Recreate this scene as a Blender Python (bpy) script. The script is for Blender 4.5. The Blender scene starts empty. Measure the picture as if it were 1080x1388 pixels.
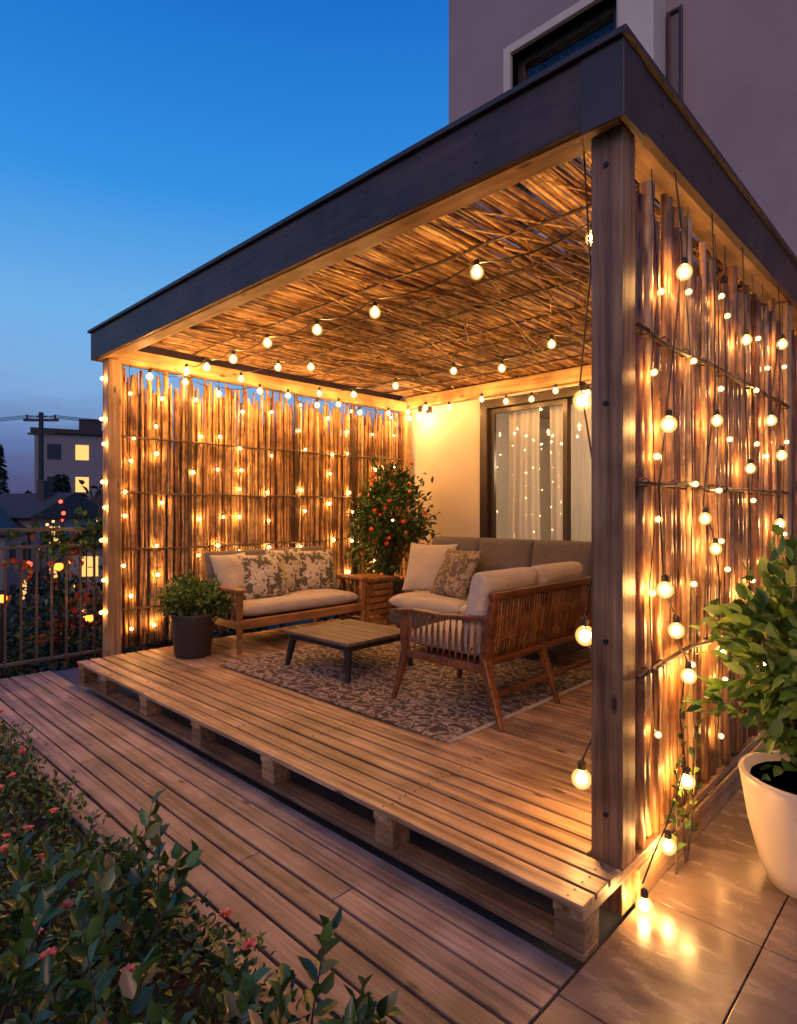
import bpy, math, random
import numpy as np
from mathutils import Vector, Matrix
random.seed(7); rng=np.random.default_rng(7)
R=random.random
def U(a,b): return random.uniform(a,b)
scene=bpy.context.scene
COL=scene.collection
rad=math.radians

# ------------------------------------------------------------------ materials
def new_mat(name):
    m=bpy.data.materials.new(name); m.use_nodes=True
    nt=m.node_tree; b=nt.nodes['Principled BSDF']; return m,nt,b
def ramp(nt,stops):
    r=nt.nodes.new('ShaderNodeValToRGB'); e=r.color_ramp.elements
    while len(e)<len(stops): e.new(0.5)
    for i,(p,c) in enumerate(stops):
        e[i].position=p; e[i].color=(c[0],c[1],c[2],1)
    return r
def coords(nt,scale=(1,1,1)):
    t=nt.nodes.new('ShaderNodeTexCoord'); mp=nt.nodes.new('ShaderNodeMapping')
    mp.inputs['Scale'].default_value=scale
    nt.links.new(t.outputs['Object'],mp.inputs['Vector']); return mp
def noise(nt,vec,scale,detail=3,rough=.6):
    n=nt.nodes.new('ShaderNodeTexNoise'); n.inputs['Scale'].default_value=scale
    n.inputs['Detail'].default_value=detail; n.inputs['Roughness'].default_value=rough
    nt.links.new(vec.outputs[0],n.inputs['Vector']); return n
def bump(nt,b,h,strength,dist=.01):
    k=nt.nodes.new('ShaderNodeBump'); k.inputs['Strength'].default_value=strength
    k.inputs['Distance'].default_value=dist
    nt.links.new(h,k.inputs['Height']); nt.links.new(k.outputs[0],b.inputs['Normal'])
def mixc(nt,fac,a,b,mode='MIX'):
    m=nt.nodes.new('ShaderNodeMix'); m.data_type='RGBA'; m.blend_type=mode
    for s,v in ((m.inputs[0],fac),(m.inputs[6],a),(m.inputs[7],b)):
        if hasattr(v,'is_output'): nt.links.new(v,s)
        elif isinstance(v,(int,float)): s.default_value=v
        else: s.default_value=(v[0],v[1],v[2],1)
    return m.outputs[2]
def wood(name,dark,light,axis,rough=.55,var=.5,knots=True):
    m,nt,b=new_mat(name)
    sc=[30,30,30]; sc[axis]=1.0
    mp=coords(nt,sc)
    geo=nt.nodes.new('ShaderNodeNewGeometry')
    add=nt.nodes.new('ShaderNodeVectorMath'); add.operation='ADD'
    mul=nt.nodes.new('ShaderNodeMath'); mul.operation='MULTIPLY'; mul.inputs[1].default_value=60
    nt.links.new(geo.outputs['Random Per Island'],mul.inputs[0])
    nt.links.new(mp.outputs[0],add.inputs[0]); nt.links.new(mul.outputs[0],add.inputs[1])
    n=noise(nt,add,1.0,5,.68)
    r=ramp(nt,[(.36,dark),(.5,tuple(.45*d+.55*l for d,l in zip(dark,light))),(.63,light)]); nt.links.new(n.outputs[0],r.inputs[0])
    v=ramp(nt,[(0,(1-var,)*3),(1,(1+var*.35,)*3)]); nt.links.new(geo.outputs['Random Per Island'],v.inputs[0])
    c=mixc(nt,1.0,r.outputs[0],v.outputs[0],'MULTIPLY')
    mp2=coords(nt,(1,1,1)); n2=noise(nt,mp2,3.5,2)
    r2=ramp(nt,[(.35,(.58,.55,.52)),(.62,(1,1,1))]); nt.links.new(n2.outputs[0],r2.inputs[0])
    c=mixc(nt,1.0,c,r2.outputs[0],'MULTIPLY')
    if knots:
        s3=[9,9,9]; s3[axis]=3.2
        mp3=coords(nt,s3); vo=nt.nodes.new('ShaderNodeTexVoronoi'); vo.inputs['Scale'].default_value=1
        nt.links.new(mp3.outputs[0],vo.inputs['Vector'])
        r3=ramp(nt,[(.06,(.2,.15,.11)),(.14,(1,1,1))]); nt.links.new(vo.outputs['Distance'],r3.inputs[0])
        c=mixc(nt,1.0,c,r3.outputs[0],'MULTIPLY')
    nt.links.new(c,b.inputs['Base Color']); b.inputs['Roughness'].default_value=rough
    bump(nt,b,n.outputs[0],.55,.004)
    return m
def reed(name,stops,rough=.6,sc=(60,60,5),lo=.4,nodes=False):
    m,nt,b=new_mat(name)
    geo=nt.nodes.new('ShaderNodeNewGeometry')
    r=ramp(nt,stops); nt.links.new(geo.outputs['Random Per Island'],r.inputs[0])
    mp=coords(nt,sc); n=noise(nt,mp,1.0,3,.65)
    r2=ramp(nt,[(.35,(lo,lo*.93,lo*.87)),(.62,(1.1,1.1,1.1))]); nt.links.new(n.outputs[0],r2.inputs[0])
    c=mixc(nt,1.0,r.outputs[0],r2.outputs[0],'MULTIPLY')
    mp3=coords(nt); n4=noise(nt,mp3,9,2); r4=ramp(nt,[(.35,(.5,.44,.4)),(.55,(1,1,1))]); nt.links.new(n4.outputs[0],r4.inputs[0])
    c=mixc(nt,1.0,c,r4.outputs[0],'MULTIPLY')
    if nodes:
        # knots: dark spots, elongated cells along the pole
        mp5=coords(nt,(26,26,4.2)); vo=nt.nodes.new('ShaderNodeTexVoronoi'); vo.inputs['Scale'].default_value=1
        nt.links.new(mp5.outputs[0],vo.inputs['Vector'])
        r5=ramp(nt,[(.10,(.16,.1,.07)),(.24,(1,1,1))]); nt.links.new(vo.outputs['Distance'],r5.inputs[0])
        c=mixc(nt,1.0,c,r5.outputs[0],'MULTIPLY')
    nt.links.new(c,b.inputs['Base Color']); b.inputs['Roughness'].default_value=rough
    bump(nt,b,n.outputs[0],.7,.004)
    return m
def plain(name,col,rough=.5,metal=0,nscale=8,nv=.25,bmp=.15,bd=.003):
    m,nt,b=new_mat(name); mp=coords(nt); n=noise(nt,mp,nscale,4)
    r=ramp(nt,[(.3,tuple(x*(1-nv) for x in col)),(.7,tuple(x*(1+nv*.5) for x in col))])
    nt.links.new(n.outputs[0],r.inputs[0]); nt.links.new(r.outputs[0],b.inputs['Base Color'])
    b.inputs['Roughness'].default_value=rough; b.inputs['Metallic'].default_value=metal
    n2=noise(nt,mp,nscale*12,2); bump(nt,b,n2.outputs[0],bmp,bd); return m
def leafmat(name,stops,rough=.42,trans=.25):
    m,nt,b=new_mat(name); geo=nt.nodes.new('ShaderNodeNewGeometry')
    r=ramp(nt,stops); nt.links.new(geo.outputs['Random Per Island'],r.inputs[0])
    nt.links.new(r.outputs[0],b.inputs['Base Color']); b.inputs['Roughness'].default_value=rough
    if trans>0:
        tr=nt.nodes.new('ShaderNodeBsdfTranslucent'); nt.links.new(r.outputs[0],tr.inputs[0])
        mx=nt.nodes.new('ShaderNodeMixShader'); mx.inputs[0].default_value=trans
        out=nt.nodes['Material Output']
        nt.links.new(b.outputs[0],mx.inputs[1]); nt.links.new(tr.outputs[0],mx.inputs[2]); nt.links.new(mx.outputs[0],out.inputs[0])
    return m
def emis(name,col,s,sample=True):
    m,nt,b=new_mat(name); nt.nodes.remove(b)
    e=nt.nodes.new('ShaderNodeEmission'); e.inputs[0].default_value=(*col,1); e.inputs[1].default_value=s
    nt.links.new(e.outputs[0],nt.nodes['Material Output'].inputs[0])
    if not sample:
        try: m.cycles.emission_sampling='NONE'
        except Exception: pass
    return m

deckC=((.19,.105,.05),(.60,.40,.225))
M_deck=wood('deck_wood',*deckC,0,.45,.35)
M_deckY=wood('deck_wood_y',*deckC,1,.5,.35)
M_walk=wood('boardwalk_wood',(.16,.11,.08),(.47,.33,.245),0,.5,.35)
M_pallet=wood('pallet_wood',(.16,.085,.04),(.42,.25,.125),0,.65,.4)
M_postZ=wood('post_wood',(.28,.155,.065),(.62,.4,.2),2,.55,.2)
M_postDk=wood('stained_post_wood',(.17,.075,.03),(.48,.26,.12),2,.5,.2)
M_beamX=wood('beam_wood_x',(.34,.19,.08),(.64,.42,.2),0,.55,.15)
M_beamY=wood('beam_wood_y',(.34,.19,.08),(.64,.42,.2),1,.55,.15)
M_fascia=wood('dark_fascia_paint',(.05,.026,.021),(.09,.048,.04),0,.5,.1,False)
M_cap=plain('roof_cap_metal',(.055,.038,.036),.45,.1,6)
M_ceil=reed('ceiling_reed',[(0,(.08,.033,.012)),(.3,(.27,.135,.05)),(.7,(.50,.29,.12)),(1,(.66,.45,.22))],.6,(60,5,60))
M_left=reed('bamboo_reed',[(0,(.16,.06,.02)),(.25,(.37,.185,.07)),(.7,(.56,.33,.14)),(1,(.70,.49,.25))],.55,(50,50,3),.45,True)
M_right=reed('branch_pole',[(0,(.16,.055,.02)),(.3,(.36,.165,.062)),(.7,(.55,.31,.13)),(1,(.68,.46,.23))],.42,(40,40,2.2),.33,True)
M_rod=plain('dark_batten',(.05,.025,.015),.6)
M_black=plain('black_rubber',(.012,.012,.012),.5)
WARM=(1,.48,.14)
M_bulb=emis('bulb_glow',WARM,1150)
M_bulbS=emis('screen_bulb_glow',WARM,700)
M_fairy=emis('fairy_glow',(1,.46,.12),820)
M_lampG=emis('lamp_glow',(1,.56,.22),330)
M_metal=plain('railing_metal',(.10,.085,.07),.4,.3)
def halo_shell(name,col,s,a):  # bulb halo painted as weak emission on a shell, fading at the rim
    m,nt,b=new_mat(name); nt.nodes.remove(b)
    e=nt.nodes.new('ShaderNodeEmission'); e.inputs[0].default_value=(*col,1); e.inputs[1].default_value=s
    t=nt.nodes.new('ShaderNodeBsdfTransparent'); lw=nt.nodes.new('ShaderNodeLayerWeight'); lw.inputs[0].default_value=.5
    r=ramp(nt,[(0,(a,a,a)),(.45,(a*.6,)*3),(.95,(0,0,0))]); nt.links.new(lw.outputs['Facing'],r.inputs[0])
    mx=nt.nodes.new('ShaderNodeMixShader'); nt.links.new(r.outputs[0],mx.inputs[0]); nt.links.new(t.outputs[0],mx.inputs[1]); nt.links.new(e.outputs[0],mx.inputs[2])
    nt.links.new(mx.outputs[0],nt.nodes['Material Output'].inputs[0])
    try: m.cycles.emission_sampling='NONE'
    except Exception: pass
    return m
M_shell=halo_shell('halo_globe',(1,.58,.17),2.2,.6)

# ------------------------------------------------------------------ mesh builder
class MB:
    def __init__(s): s.v=[]; s.f=[]; s.mi=[]; s.m=0
    def add(s,vs,fs):
        o=len(s.v); s.v.extend(vs); s.f.extend([tuple(i+o for i in f) for f in fs]); s.mi.extend([s.m]*len(fs))
    def box(s,x0,x1,y0,y1,z0,z1,mat=None):
        vs=[Vector(p) for p in ((x0,y0,z0),(x1,y0,z0),(x1,y1,z0),(x0,y1,z0),(x0,y0,z1),(x1,y0,z1),(x1,y1,z1),(x0,y1,z1))]
        if mat is not None: vs=[mat@p for p in vs]
        s.add([tuple(p) for p in vs],[(0,3,2,1),(4,5,6,7),(0,1,5,4),(1,2,6,5),(2,3,7,6),(3,0,4,7)])
    def beam(s,a,b,w,h,w2=None,h2=None,up=(0,0,1)):
        a=Vector(a);b=Vector(b);t=(b-a).normalized();u=Vector(up)
        if abs(t.dot(u))>.95:u=Vector((0,1,0))
        sx=t.cross(u).normalized();sy=sx.cross(t).normalized()
        w2=w2 or w;h2=h2 or h;vs=[]
        for p,ww,hh in((a,w,h),(b,w2,h2)):
            for i,j in((-1,-1),(1,-1),(1,1),(-1,1)): vs.append(tuple(p+sx*(i*ww/2)+sy*(j*hh/2)))
        s.add(vs,[(0,3,2,1),(4,5,6,7),(0,1,5,4),(1,2,6,5),(2,3,7,6),(3,0,4,7)])
    def tube(s,pts,r,n=6,cap=True):
        P=[Vector(p) for p in pts]; k=len(P); rr=r if hasattr(r,'__len__') else [r]*k
        vs=[]
        for i,p in enumerate(P):
            t=(P[min(i+1,k-1)]-P[max(i-1,0)]); 
            if t.length<1e-9: t=Vector((0,0,1))
            t.normalize(); u=Vector((0,0,1)) if abs(t.z)<.8 else Vector((1,0,0))
            a=t.cross(u).normalized(); b=t.cross(a)
            for j in range(n):
                q=2*math.pi*j/n; vs.append(tuple(p+a*(math.cos(q)*rr[i])+b*(math.sin(q)*rr[i])))
        fs=[]
        for i in range(k-1):
            for j in range(n):
                j2=(j+1)%n; fs.append((i*n+j,i*n+j2,(i+1)*n+j2,(i+1)*n+j))
        if cap: fs.append(tuple(range(n))[::-1]); fs.append(tuple((k-1)*n+j for j in range(n)))
        s.add(vs,fs)
    def lathe(s,c,prof,n=28):
        vs=[];fs=[];k=len(prof)
        for r,z in prof:
            for j in range(n):
                q=2*math.pi*j/n; vs.append((c[0]+r*math.cos(q),c[1]+r*math.sin(q),c[2]+z))
        for i in range(k-1):
            for j in range(n):
                j2=(j+1)%n; fs.append((i*n+j,i*n+j2,(i+1)*n+j2,(i+1)*n+j))
        fs.append(tuple(range(n))[::-1]); fs.append(tuple((k-1)*n+j for j in range(n)))
        s.add(vs,fs)
    def obj(s,name,mats,parent=None,smooth=False,bevel=0):
        me=bpy.data.meshes.new(name); me.from_pydata([tuple(v) for v in s.v],[],s.f)
        if not isinstance(mats,(list,tuple)): mats=[mats]
        for m in mats: me.materials.append(m)
        if len(mats)>1: me.polygons.foreach_set('material_index',s.mi)
        if smooth: me.polygons.foreach_set('use_smooth',[True]*len(me.polygons))
        me.update(); o=bpy.data.objects.new(name,me); COL.objects.link(o)
        if parent: o.parent=parent
        if bevel:
            b=o.modifiers.new('bevel','BEVEL'); b.width=bevel; b.segments=2; b.limit_method='ANGLE'
        return o
def empty(name,loc=(0,0,0),rz=0):
    e=bpy.data.objects.new(name,None); e.location=loc; e.rotation_euler=(0,0,rz); e.empty_display_size=.2
    COL.objects.link(e); return e
import bmesh
ICO={}
for sd in (1,2,3):
    _bm=bmesh.new(); bmesh.ops.create_icosphere(_bm,subdivisions=sd,radius=1)
    ICO[sd]=([tuple(v.co) for v in _bm.verts],[tuple(v.index for v in f.verts) for f in _bm.faces]); _bm.free()
def ball(mb,c,r,sz=1.0,sd=2):
    mb.add([(c[0]+v[0]*r,c[1]+v[1]*r,c[2]+v[2]*r*sz) for v in ICO[sd][0]],ICO[sd][1])

# ------------------------------------------------------------------ leaves
def norm(a): return a/np.maximum(np.linalg.norm(a,axis=1,keepdims=True),1e-9)
def leaf_obj(name,P,D,L,W,mat,parent=None,curl=.12):
    n=len(P); D=norm(D); Rn=norm(rng.normal(size=(n,3))+np.array([0,0,1.6]))
    S=norm(np.cross(D,Rn)); N=np.cross(S,D)
    L=np.asarray(L).reshape(-1,1)*np.ones((n,1)); W=np.asarray(W).reshape(-1,1)*np.ones((n,1))
    f=.22*W
    V=np.stack([P, P+D*.28*L+S*.42*W+N*f, P+D*.66*L+S*.40*W+N*(f-curl*.4*L), P+D*L-N*curl*L*1.6,
                P+D*.66*L-S*.40*W+N*(f-curl*.4*L), P+D*.28*L-S*.42*W+N*f, P+D*.5*L-N*curl*.2*L],axis=1).reshape(-1,3)
    fs=[]
    for i in range(n):
        o=7*i; fs+=[(o,o+1,o+2,o+6),(o+6,o+2,o+3),(o+6,o+3,o+4),(o,o+6,o+4,o+5)]
    me=bpy.data.meshes.new(name); me.from_pydata(V.tolist(),[],fs); me.materials.append(mat)
    me.polygons.foreach_set('use_smooth',[True]*len(me.polygons)); me.update()
    o=bpy.data.objects.new(name,me); COL.objects.link(o)
    if parent:o.parent=parent
    return o
def clumpy(center,rv,nleaf,nclump,cr,shell=.45):
    c=np.array(center); rv=np.array(rv)
    d=norm(rng.normal(size=(nclump,3))); rr=rng.random((nclump,1))**shell
    K=c+d*rr*rv*rng.uniform(.7,1.18,(nclump,1))
    idx=rng.integers(0,nclump,nleaf)
    P=K[idx]+rng.normal(size=(nleaf,3))*cr*rng.uniform(.5,1.2,(nleaf,1))
    D=norm((P-c)/rv)+rng.normal(size=(nleaf,3))*.7+np.array([0,0,.35])
    return P,D,K
def branches(mb,base,K,r0=.012,n=None):
    base=Vector(base)
    for k in K[:n]:
        k=Vector(k); mid=base.lerp(k,.5)+Vector((U(-.03,.03),U(-.03,.03),.04))
        mb.tube([base,mid,k],[r0,r0*.6,r0*.25],5)
G_dark=[(0,(.010,.028,.008)),(.5,(.028,.075,.016)),(.85,(.06,.13,.03)),(1,(.13,.2,.05))]
G_light=[(0,(.02,.06,.012)),(.5,(.06,.14,.022)),(.85,(.13,.23,.035)),(1,(.26,.33,.06))]
M_leafD=leafmat('leaf_dark',G_dark,.42,.15); M_leafL=leafmat('leaf_light',G_light)
M_leafH=leafmat('leaf_hedge',[(0,(.018,.04,.008)),(.55,(.06,.125,.016)),(.9,(.14,.22,.03)),(1,(.28,.28,.05))],.45,0)
M_leafF=leafmat('leaf_glossy',[(0,(.025,.05,.012)),(.6,(.06,.125,.02)),(.88,(.12,.2,.04)),(1,(.32,.17,.06))],.32,0)
M_leafO=leafmat('leaf_orange',[(0,(.5,.05,.01)),(.5,(.65,.16,.02)),(1,(.35,.28,.03))],.5,.4)
M_pink=leafmat('petal_pink',[(0,(.75,.08,.07)),(.6,(.85,.22,.14)),(1,(.9,.4,.15))],.5,0)
M_red=plain('berry_red',(.7,.05,.02),.3)
M_yel=plain('berry_orange',(.8,.28,.04),.3)
M_twig=plain('twig_bark',(.09,.055,.035),.8)
M_soil=plain('soil',(.03,.02,.013),.95,0,20,.4,.8,.02)
M_farleaf=leafmat('far_foliage',[(0,(.008,.016,.008)),(1,(.03,.05,.025))],.8,0)

# ------------------------------------------------------------------ ground / terrace
m,nt,b=new_mat('ground_mat'); mp=coords(nt); n=noise(nt,mp,.15,6); r=ramp(nt,[(.3,(.015,.02,.01)),(.7,(.04,.04,.03))])
nt.links.new(n.outputs[0],r.inputs[0]); nt.links.new(r.outputs[0],b.inputs['Base Color']); b.inputs['Roughness'].default_value=.95
g=MB(); g.box(-3000,3000,-3000,3000,-4.5,-4.0); g.obj('ground',m)
g=MB(); g.box(-5.02,5,-6,3.79,-4.1,-.06); g.obj('terrace_slab',plain('terrace_concrete',(.05,.065,.09),.5,0,4,.3,.3))

g=MB(); y=-.97; w=.100
while y<-.36:
    joints=sorted([-4.84,-.03]+([U(-4.2,-.6)] if R()<.7 else []))
    for a,bb in zip(joints[:-1],joints[1:]):
        g.box(a+.002,bb-.002,y,y+w-.011,-.028,U(-.003,.001))
    y+=w
g.obj('boardwalk',M_walk,bevel=.003)
g=MB(); g.box(-4.86,-.03,-1.0,-.975,-.06,.008); g.obj('bed_edging',M_walk,bevel=.003)
g=MB(); g.box(-5,5,-6,-1.0,-.06,-.01); g.obj('garden_soil',M_soil)

m,nt,b=new_mat('porcelain_tile')
geo=nt.nodes.new('ShaderNodeNewGeometry'); mp=coords(nt,(1.5,4,1)); n=noise(nt,mp,3,7,.6)
r=ramp(nt,[(.3,(.12,.083,.058)),(.7,(.27,.2,.15))]); nt.links.new(n.outputs[0],r.inputs[0])
v=ramp(nt,[(0,(.8,.8,.8)),(1,(1.1,1.1,1.1))]); nt.links.new(geo.outputs['Random Per Island'],v.inputs[0])
c=mixc(nt,1.0,r.outputs[0],v.outputs[0],'MULTIPLY'); nt.links.new(c,b.inputs['Base Color'])
rr=ramp(nt,[(.3,(.14,)*3),(.7,(.34,)*3)]); nt.links.new(n.outputs[0],rr.inputs[0]); nt.links.new(rr.outputs[0],b.inputs['Roughness'])
bump(nt,b,n.outputs[0],.1,.004)
g=MB()
for i in range(0,12):
    for j in range(-4,9):
        x0=-.022+i*.36; y0=.197-.6+j*.6-.6
        if y0>3.7: continue
        g.box(x0+.0018,x0+.3572,y0+.0018,min(y0+.5972,3.79),-.03,0)
g.obj('tiled_floor',m,bevel=.0015)

# ------------------------------------------------------------------ pallet deck
E=empty('pallet_deck')
DZ=.174
g=MB(); y=-.26; w=.092
while y<3.76:
    xr=-.02 if y+w<.02 else -.145
    cuts=[-4.25,xr]
    if random.random()<.55: cuts.append(U(-3.3,-1.2))
    cuts.sort()
    for a,bb in zip(cuts[:-1],cuts[1:]):
        g.box(a+.0015,bb-.0015,y,y+w-.013,DZ-.022,DZ+U(-.003,.001))
    y+=w
g.obj('deck_boards',M_deck,E,bevel=.003)
g=MB()
bx=[-.075,-.87,-1.67,-2.38,-3.08,-3.75,-4.19]
for yy in (-.245,.9,2.1,3.4):
    for x in bx: g.box(x-.05,x+.05,yy,yy+.1,.0245,.118)
    g.box(-4.245,-.023,yy-.006,yy+.095,.002,.024)
g.obj('pallet_blocks',M_pallet,E,bevel=.004)
g=MB()
for x in bx: g.box(x-.05,x+.05,-.252,.55,.1185,.1505); g.box(x-.045,x+.045,.56,3.7,.1185,.1505)
g.obj('pallet_stringers',M_deckY,E,bevel=.003)
g=MB(); y=-.26
while y<2.4:
    for x in bx:
        for dy in (.02,.06): g.lathe((x+U(-.01,.01),y+dy,DZ+.0008),[(.0045,0),(.0045,.001)],8)
    y+=w
g.obj('nails',M_black,E)

# ------------------------------------------------------------------ pergola
E=empty('wooden_pergola')
LX=-4.46
g=MB()
g.box(-.14,-.03,.03,.14,0,2.615); g.obj('corner_post',M_postDk,E,bevel=.006)
g=MB()
g.box(LX-.06,LX+.06,.03,.14,.0,2.615)
g.box(-.13,-.03,2.38,2.49,0,2.615)
g.box(LX-.06,LX+.06,3.62,3.73,0,2.615)
g.box(-.13,-.03,3.62,3.73,0,2.615)
g.obj('posts',M_postZ,E,bevel=.006)
g=MB(); g.box(LX-.1,-.035,.002,.11,2.618,2.79); g.box(LX-.06,-.14,3.66,3.78,2.64,2.78); g.obj('beams_front_back',M_beamX,E,bevel=.004)
g=MB(); g.box(-.14,-.032,.14,3.76,2.62,2.79)
g.box(LX-.06,LX+.06,.112,3.655,2.6,2.72)
g.obj('beams_side',M_beamY,E,bevel=.004)
g=MB(); g.box(-4.62,0,-.03,.0,2.62,2.85); g.box(-.03,0.0,.001,3.78,2.62,2.85); g.box(-4.62,-4.59,.001,3.78,2.62,2.85)
g.obj('fascia_boards',M_fascia,E,bevel=.003)
g=MB(); g.box(-4.64,.018,-.05,.04,2.851,2.873); g.box(-.07,.018,.041,3.78,2.851,2.873); g.box(-4.64,-4.56,.041,3.78,2.851,2.873)
g.box(-.145,.004,-.034,-.0305,2.6,2.849); g.box(.0005,.004,-.03,.13,2.6,2.849)
g.obj('roof_cap',M_cap,E,bevel=.002)
g=MB()
for z in (2.5,1.7,.9,.32): g.tube([(-.085,.031,z),(-.085,.024,z)],.009,8)
for x in np.arange(-4.3,-.2,.62):
    for z in (2.68,2.79): g.tube([(x,-.0295,z),(x,-.0325,z)],.005,8)
for y in np.arange(.3,3.6,.62):
    for z in (2.68,2.79): g.tube([(-.0005,y,z),(.003,y,z)],.005,8)
g.obj('bolts',M_black,E)
g=MB(); g.box(-.06,-.02,.145,2.375,.0,.11); g.box(-.06,-.02,2.495,3.7,.0,.11); g.obj('base_board',M_beamY,E,bevel=.003)
g=MB()
def reedline(mb,x,y0,y1,z,r,slope,jit):
    k=max(3,int((y1-y0)/.35)); pts=[]; dx=0
    for i in range(k+1):
        t=i/k; dx+=U(-jit,jit)
        pts.append((min(x+dx+slope*(t-.5),-.04),y0+(y1-y0)*t,z+U(-.004,.004)))
    mb.tube(pts,[r*U(.75,1.1) for _ in pts],5)
for layer in range(4):
    x=LX+.0
    while x<-.06:
        x+=U(.012,.026) if layer<3 else U(.02,.06)
        r=U(.005,.0135); z=2.80+layer*.012+U(-.003,.003)
        y=.05
        while y<3.74:
            L=U(.7,2.4); y2=min(y+L,3.76)
            skip=.05
            if x>-1.35 and y<1.0: skip=.5
            elif x>-2.0 and y<1.2: skip=.2
            if R()>skip and y2-y>.15:
                reedline(g,x+U(-.02,.02),y,y2,z,r,U(-.09,.09),.010)
            y=y2-U(0,.1)
for i in range(170):
    x=U(LX+.2,-.2); y=U(.15,2.6); reedline(g,x,y,y+U(.5,1.1),2.785+U(-.014,.0),U(.003,.008),U(-.35,.35),.02)
g.obj('ceiling_reeds',M_ceil,E,smooth=True)
g=MB()
for y in np.arange(.35,3.7,.42):
    y+=U(-.04,.04); pts=[(x,y+U(-.015,.015),2.78+U(-.003,.004)) for x in np.linspace(LX+.05,-.1,14)]
    g.tube(pts,.008,6)
g.obj('ceiling_rods',M_rod,E,smooth=True)

# ------------------------------------------------------------------ screens
def pole(mb,x,y,z0,z1,r,jit,n=7,seg=.3):
    k=max(3,int((z1-z0)/seg)); pts=[];dx=dy=0; lx=U(-.015,.015); ly=U(-.025,.025)
    for i in range(k+1):
        t=i/k; dx+=U(-jit,jit)*.5; dy+=U(-jit,jit)
        pts.append((x+dx+lx*(t-.5),y+dy+ly*(t-.5),z0+(z1-z0)*t))
    mb.tube(pts,[r*U(.82,1.12)*(1.05-.15*i/k) for i in range(k+1)],n)
E=empty('bamboo_screen')
g=MB()
for layer,xx in ((0,LX-.0),(1,LX-.03),(2,LX-.055)):
    y=.15
    while y<3.64:
        r=U(.009,.017) if R()<.8 else U(.017,.024)
        if layer==0 and R()<.04: y+=U(.02,.04); continue
        pole(g,xx+U(-.01,.008),y,.165+U(0,.05),(U(2.34,2.6) if layer<2 else U(2.1,2.5)),r,.007,7)
        y+=r*2*U(.88,1.15)
g.obj('reeds',M_left,E,smooth=True)
g=MB()
for z in (.5,1.02,1.5,1.98): g.tube([(LX+.026,y,z+U(-.012,.012)) for y in np.linspace(.15,3.64,12)],.009,6)
for y in (.75,1.95,2.75): g.box(LX+.016,LX+.034,y,y+.035,.2,2.58)
g.obj('battens',M_rod,E,smooth=False)
E=empty('bamboo_screen')
g=MB()
for layer,xx,yA,yB in ((0,-.062,.17,2.35),(1,-.105,.16,2.36),(0,-.062,2.52,3.6)):
    y=yA
    while y<yB:
        r=U(.013,.023) if R()<.6 else U(.023,.033)
        if layer==1 and R()<.4: y+=.06; continue
        pole(g,xx+U(-.010,.006),y,.115+U(0,.06),U(2.34,2.58),r,.004,10,.25)
        y+=r*2*U(.98,1.25)
g.obj('poles',M_right,E,smooth=True)
g=MB()
for z in (.78,1.44,1.97): g.tube([(-.024+U(-.002,.002),y,z+U(-.015,.015)) for y in np.linspace(.142,2.378,10)],.009,7)
g.obj('battens',M_rod,E,smooth=True)
g=MB()
for z in (.78,1.44,1.97):
    y=.2
    while y<2.3:
        g.tube([(-.09,y,z-.01),(-.022,y+.005,z+.014),(-.010,y+.01,z),(-.022,y+.014,z-.014),(-.09,y+.02,z-.005)],.0035,5); y+=U(.12,.3)
g.obj('wire_ties',M_rod,E,smooth=True)

# ------------------------------------------------------------------ string lights
def string(name,bulbs,path=None,r=.03,mat=None,drop=.05,wire=.0035,sag=.04,sd=1):
    E=empty(name); gb=MB(); gs=MB(); gw=MB(); sh=MB()
    for c in bulbs:
        ball(gb,c,r*.66,1.08,sd if r>.024 else 1); ball(sh,c,r*1.22,1.05,3)
        gs.lathe(c,[(r*.42,r*1.1),(r*.5,r*1.2),(r*.5,r*2.0),(r*.2,r*2.3)],10)
    pts=[]
    src=path if path else [(c[0],c[1],c[2]+drop) for c in bulbs]
    for i,p in enumerate(src):
        pts.append(p)
        if i<len(src)-1:
            q=src[i+1]
            for t in (.25,.5,.75):
                s=4*t*(1-t)*sag
                pts.append(tuple(p[k]*(1-t)+q[k]*t for k in range(2))+(p[2]*(1-t)+q[2]*t-s,))
    gw.tube(pts,wire,5)
    gb.obj('bulb_cores',mat or M_bulb,E,smooth=True); sh.obj('globes',M_shell,E,smooth=True); gs.obj('sockets',M_black,E,smooth=False); gw.obj('wire',M_black,E,smooth=True)  # M_shell spheres carry the painted amber halo around each core
    return E
xs=[-.438,-1.08,-1.85,-2.41,-3.0,-3.5,-3.9,-4.28]
string('string_lights',[(x,.65+U(-.01,.01),2.57+.02*math.sin(i*2)) for i,x in enumerate(xs)],
       path=[(-.16,.62,2.74)]+[(x,.65,2.64) for x in xs]+[(LX+.07,.6,2.62)],drop=.07,sag=.045,wire=.005,sd=2)
string('string_lights',[(LX+.16,y+U(-.06,.06),2.49+U(-.08,.04)) for y in np.arange(.3,3.6,.36)],drop=.07,r=.028)
string('string_lights',[(x+U(-.1,.1),3.5,2.54+U(-.1,.04)) for x in np.arange(-4.2,-.3,.33)],drop=.07,r=.028)
string('string_lights',[(x+U(-.1,.1),2.1+.1*math.sin(x*2),2.54+U(-.08,.03)) for x in np.arange(-4.15,-.3,.55)],drop=.07,r=.028)
string('string_lights',[(x,1.35+.12*(x+2),2.58+U(-.05,.02)) for x in (-4.1,-3.6,-3.2)],drop=.07,r=.028)
B=[(-.215,.12,1.737),(-.205,.12,.89),(-.22,.12,.37)]
string('string_lights',B,path=[(-.2,.1,2.62),(-.19,.13,2.2),(-.215,.1,1.8),(-.16,.16,1.3),(-.2,.1,.96),(-.165,.17,.6),(-.22,.12,.43)],sag=0,r=.030,sd=2)
A=[(.459,2.233),(.303,1.647),(.268,1.061),(.376,.903),(.507,.711),(.491,.316),(.296,.149),(.087,.036)]
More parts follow.
